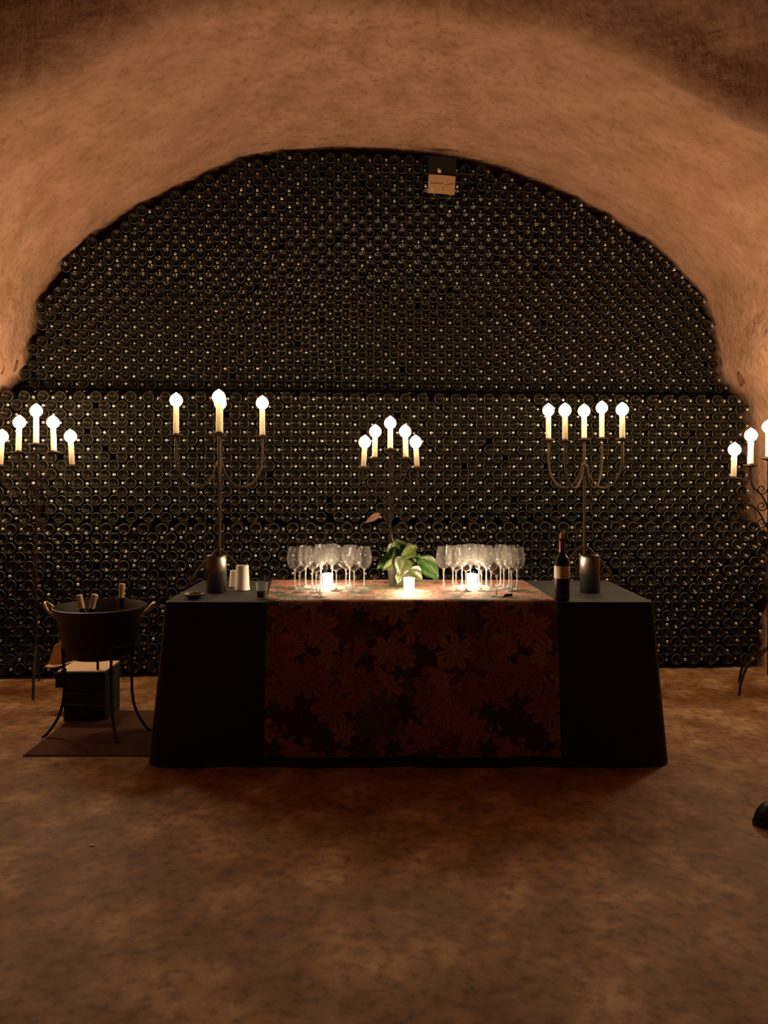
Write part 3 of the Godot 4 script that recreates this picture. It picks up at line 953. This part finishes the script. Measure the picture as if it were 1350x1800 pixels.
# ---------------------------------------------------------------- beside the table
func make_tub() -> void:
	var c := Vector3(-1.6, 0, -4.36)
	var t := thing("iron_stand", "slender wrought iron stand holding the wide metal tub", "stand", c)
	var st := mb()
	var ring := []
	for k in 33: ring.append(Vector3(cos(TAU * k / 32) * 0.2, 0.49, sin(TAU * k / 32) * 0.2))
	bar(st, ring, 0.008)
	build(st, "hoop", M.black_iron, t)
	for a in [[-0.17, 0.11], [0.125, 0.165], [0.2, 0.03], [-0.08, -0.18]]:
		var d := Vector3(a[0], 0, a[1]).normalized()
		st = mb()
		bar(st, curve([d * 0.2 + Vector3(0, 0.49, 0), d * 0.19 + Vector3(0, 0.34, 0), d * 0.195 + Vector3(0, 0.2, 0), d * 0.225 + Vector3(0, 0.1, 0), d * 0.28 + Vector3(0, 0.025, 0), d * 0.305 + Vector3(0, 0.014, 0)], 5), 0.008)
		lathe(st, [Vector2(0, -0.016), Vector2(0.011, -0.011), Vector2(0.016, 0), Vector2(0.011, 0.011), Vector2(0, 0.016)], 10, Transform3D(Basis.IDENTITY, d * 0.192 + Vector3(0, 0.36, 0)))
		build(st, "leg", M.black_iron, t)
	for y in [0.17, 0.23]:
		st = mb()
		bar(st, curve([Vector3(0.125, y, 0.15), Vector3(0.0, y - 0.03, 0.02), Vector3(-0.16, y, 0.1)], 6), 0.0045)
		build(st, "brace", M.black_iron, t)
	t = thing("metal_tub", "wide dark metal tub with bottles in it on an iron stand", "tub", c + Vector3(0, 0.42, 0))
	st = mb()
	lathe(st, [Vector2(0, 0.0), Vector2(0.16, 0.0), Vector2(0.19, 0.018), Vector2(0.202, 0.09), Vector2(0.218, 0.18), Vector2(0.243, 0.262), Vector2(0.254, 0.27), Vector2(0.254, 0.28), Vector2(0.245, 0.282), Vector2(0.23, 0.258), Vector2(0.205, 0.18), Vector2(0.188, 0.09), Vector2(0.15, 0.014), Vector2(0, 0.012)], 40)
	build(st, "basin", M.copper, t)
	for s in [-1.0, 1.0]:
		st = mb()
		bar(st, curve([Vector3(s * 0.238, 0.235, 0.05), Vector3(s * 0.272, 0.255, 0.045), Vector3(s * 0.3, 0.29, 0.025), Vector3(s * 0.305, 0.298, 0), Vector3(s * 0.3, 0.29, -0.025), Vector3(s * 0.272, 0.255, -0.045), Vector3(s * 0.238, 0.235, -0.05)], 5), 0.008)
		tag(build(st, "handle", M.bright, t), "pale shiny loop handle")
	# bottles standing in the tub
	for s in [[-0.085, 0.07, 0.2, "bottle leaning in the metal tub, the left one of three", 0.0], [-0.02, 0.05, -0.28, "bottle leaning in the metal tub, the middle one of three", 0.0], [0.065, -0.1, 0.03, "bottle standing tallest in the metal tub, the right one of three", 0.03]]:
		var b := thing("chilling_bottle", "dark " + s[3], "bottle", c + Vector3(s[0], 0.434, s[1]), 0.0, "bottles in the metal tub")
		b.rotation = Vector3(-0.12, 0, -s[2])
		st = mb()
		lathe(st, [Vector2(0, 0), Vector2(0.038, 0), Vector2(0.041, 0.006), Vector2(0.041, 0.16), Vector2(0.036, 0.19), Vector2(0.02, 0.235), Vector2(0.0145, 0.27 + s[4]), Vector2(0.0145, 0.325 + s[4]), Vector2(0.0165, 0.327 + s[4]), Vector2(0.0165, 0.34 + s[4]), Vector2(0, 0.342 + s[4])], 22)
		build(st, "glass_body", M.wine_glass_dark, b)
		st = mb()
		lathe(st, [Vector2(0.0155, 0.262 + s[4]), Vector2(0.0162, 0.32 + s[4]), Vector2(0.0178, 0.326 + s[4]), Vector2(0.0178, 0.341 + s[4]), Vector2(0.014, 0.344 + s[4]), Vector2(0, 0.344 + s[4])], 18)
		build(st, "foil", M.foil_and_lit_top, b)
	# carton
	var bx := Vector3(-1.765, 0, -4.63)
	t = thing("carton", "dark square carton, top coloured as if lit, on the floor under the tub", "box", bx)
	st = mb()
	box(st, put(Vector3(0.02, 0.1, 0)), Vector3(0.245, 0.2, 0.25), 0.004)
	build(st, "body", M.carton, t)
	st = mb()
	box(st, put(Vector3(0, 0.245, 0)), Vector3(0.29, 0.09, 0.275), 0.004)
	build(st, "lid", M.carton, t)
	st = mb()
	box(st, put(Vector3(0, 0.2925, 0)), Vector3(0.275, 0.006, 0.26), 0.002)  # pale colour stands in for candlelight falling on the carton top
	tag(build(st, "lit_top", M.foil_and_lit_top, t), "top panel coloured pale as if lit")
	st = mb()
	sheet(st, 6, 3, func(i, j): return Vector3(-0.135 - 0.165 * i / 6.0, 0.297 - 0.03 * sin(i / 6.0 * 2.0), -0.05 - 0.075 * j / 3.0 - 0.02 * i / 6.0), null, 0.004)
	tag(build(st, "folded_flap", M.card, t), "tan cardboard flap folded out flat to the left")
	st = mb()
	sheet(st, 4, 6, func(i, j): return Vector3(-0.3 + 0.07 * i / 4.0 + 0.035 * j / 6.0, 0.272 + (0.115 + 0.05 * i / 4.0) * j / 6.0, -0.13 - 0.02 * i / 4.0), null, 0.004)
	tag(build(st, "raised_flap", M.card, t), "tan cardboard flap standing up")
	# mat
	st = mb()
	box(st, put(Vector3(-1.43, 0.004, -4.32)), Vector3(0.82, 0.008, 0.76), 0.003)
	tag(build(st, "floor_mat", M.mat), "thin dark brown mat on the floor under the iron stand", "mat")

func make_odds() -> void:
	# notice hung high on the bottle wall
	var t := thing("notice", "small dark plaque with a pale paper notice hung near the top of the arch", "sign", at(777, 310, 6.02))
	t.rotation = Vector3(0, SLOPE, -0.06)
	var st := mb()
	box(st, put(Vector3(0.0, 0.04, -0.012)), Vector3(0.215, 0.23, 0.014), 0.003)
	build(st, "plaque", M.black, t)
	st = mb()
	var f := func(i: int, j: int) -> Vector3: return Vector3(-0.105 + 0.21 * i / 6.0, 0.005 - 0.145 * j / 4.0, 0.004 + 0.006 * sin(i / 6.0 * PI))
	sheet(st, 6, 4, f, func(i, j): return Vector2(i / 6.0, j / 4.0), 0.0012)
	tag(build(st, "paper", M.paper, t), "pale worn paper")
	st = mb()
	lathe(st, [Vector2(0.0, -0.022), Vector2(0.011, -0.018), Vector2(0.015, -0.006), Vector2(0.01, 0.012), Vector2(0, 0.02)], 12, Transform3D(Basis.from_euler(Vector3(0, 0, 0.5)) * Basis.from_scale(Vector3(1, 1, 0.4)), Vector3(-0.025, 0.045, 0.0)))
	tag(build(st, "tag", M.white, t), "small white tag")
	# dry leaf on the ledge
	t = thing("dry_leaf", "curled brown dry leaf on the ledge of the lower bottle stack", "leaf", at(655, 912, 5.62))
	leaf("blade", M.dried, t, Vector3(0.05, 0.03, 0.0), Vector3(-0.055, -0.025, 0.03), Vector3(0, 0.6, 1), 0.055, 0.008)
	# crumb of paper
	st = mb()
	lathe(st, [Vector2(0, 0), Vector2(0.009, 0.001), Vector2(0.011, 0.003), Vector2(0.008, 0.005), Vector2(0, 0.007)], 9, Transform3D(Basis.from_scale(Vector3(1, 1, 0.8)), Vector3(-1.127, 0.0, -2.987)))
	tag(build(st, "paper_scrap", M.white), "tiny white scrap lying alone on the floor at left", "scrap")
	# shoe at the right edge
	t = thing("shoe", "black round-toed shoe cut off by the right edge of the photo", "shoe", Vector3(1.515, 0, -3.17), -0.15)
	st = mb()
	var body := func(i: int, j: int) -> Vector3:     # i along from toe to heel, j round the section
		var u := i / 20.0
		var a := TAU * j / 16.0
		var w := 0.048 * pow(minf(1.0, u * 5.0 + 0.02), 0.5) * (1.0 - 0.28 * sin(clampf(u * 1.4 - 0.25, 0, 1) * PI)) * pow(minf(1.0, (1.0 - u) * 7.0 + 0.02), 0.5)
		var h := lerpf(0.072, 0.1, smoothstep(0.15, 0.6, u)) * pow(minf(1.0, u * 6.0 + 0.02), 0.5) * pow(minf(1.0, (1.0 - u) * 12.0 + 0.02), 0.5)
		return Vector3(u * 0.28, 0.02 + h * 0.5 + sin(a) * h * 0.5, cos(a) * w)
	sheet(st, 20, 16, body)
	build(st, "upper", M.leather, t)
	st = mb()
	var sole := func(i: int, j: int) -> Vector3:
		var u := i / 20.0
		var a := TAU * j / 16.0
		var w := 0.052 * pow(minf(1.0, u * 5.0 + 0.01), 0.5) * (1.0 - 0.28 * sin(clampf(u * 1.4 - 0.25, 0, 1) * PI)) * pow(minf(1.0, (1.0 - u) * 7.0 + 0.01), 0.5)
		return Vector3(-0.004 + u * 0.288, 0.013 + clampf(sin(a) * 1.6, -1, 1) * 0.0125, clampf(cos(a) * 1.3, -1, 1) * w)
	sheet(st, 20, 16, sole)
	build(st, "sole", M.black, t)

# ---------------------------------------------------------------- the scene
func _ready() -> void:
	var cam := Camera3D.new()
	cam.name = "camera"
	cam.projection = Camera3D.PROJECTION_FRUSTUM
	cam.near = 0.05
	cam.far = 40.0
	cam.size = 2.0 * 0.05 * 900.0 / FOCAL
	cam.frustum_offset = Vector2(0, -0.05 * 60.0 / FOCAL)
	cam.position = Vector3(0, EYE, 0)
	add_child(cam)
	cam.current = true
	var env := Environment.new()
	env.background_mode = Environment.BG_COLOR
	env.background_color = Color.BLACK
	env.tonemap_mode = Environment.TONE_MAPPER_LINEAR
	env.tonemap_exposure = 1.0
	env.sdfgi_enabled = true
	env.ssao_enabled = true
	env.ssil_enabled = true
	var we := WorldEnvironment.new()
	we.name = "environment"
	we.environment = env
	add_child(we)
	make_materials()
	make_cave()
	make_candelabra()
	make_table()
	make_bottles()
	make_tub()
	make_plant()
	make_votives()
	make_glasses()
	make_tableware()
	make_odds()
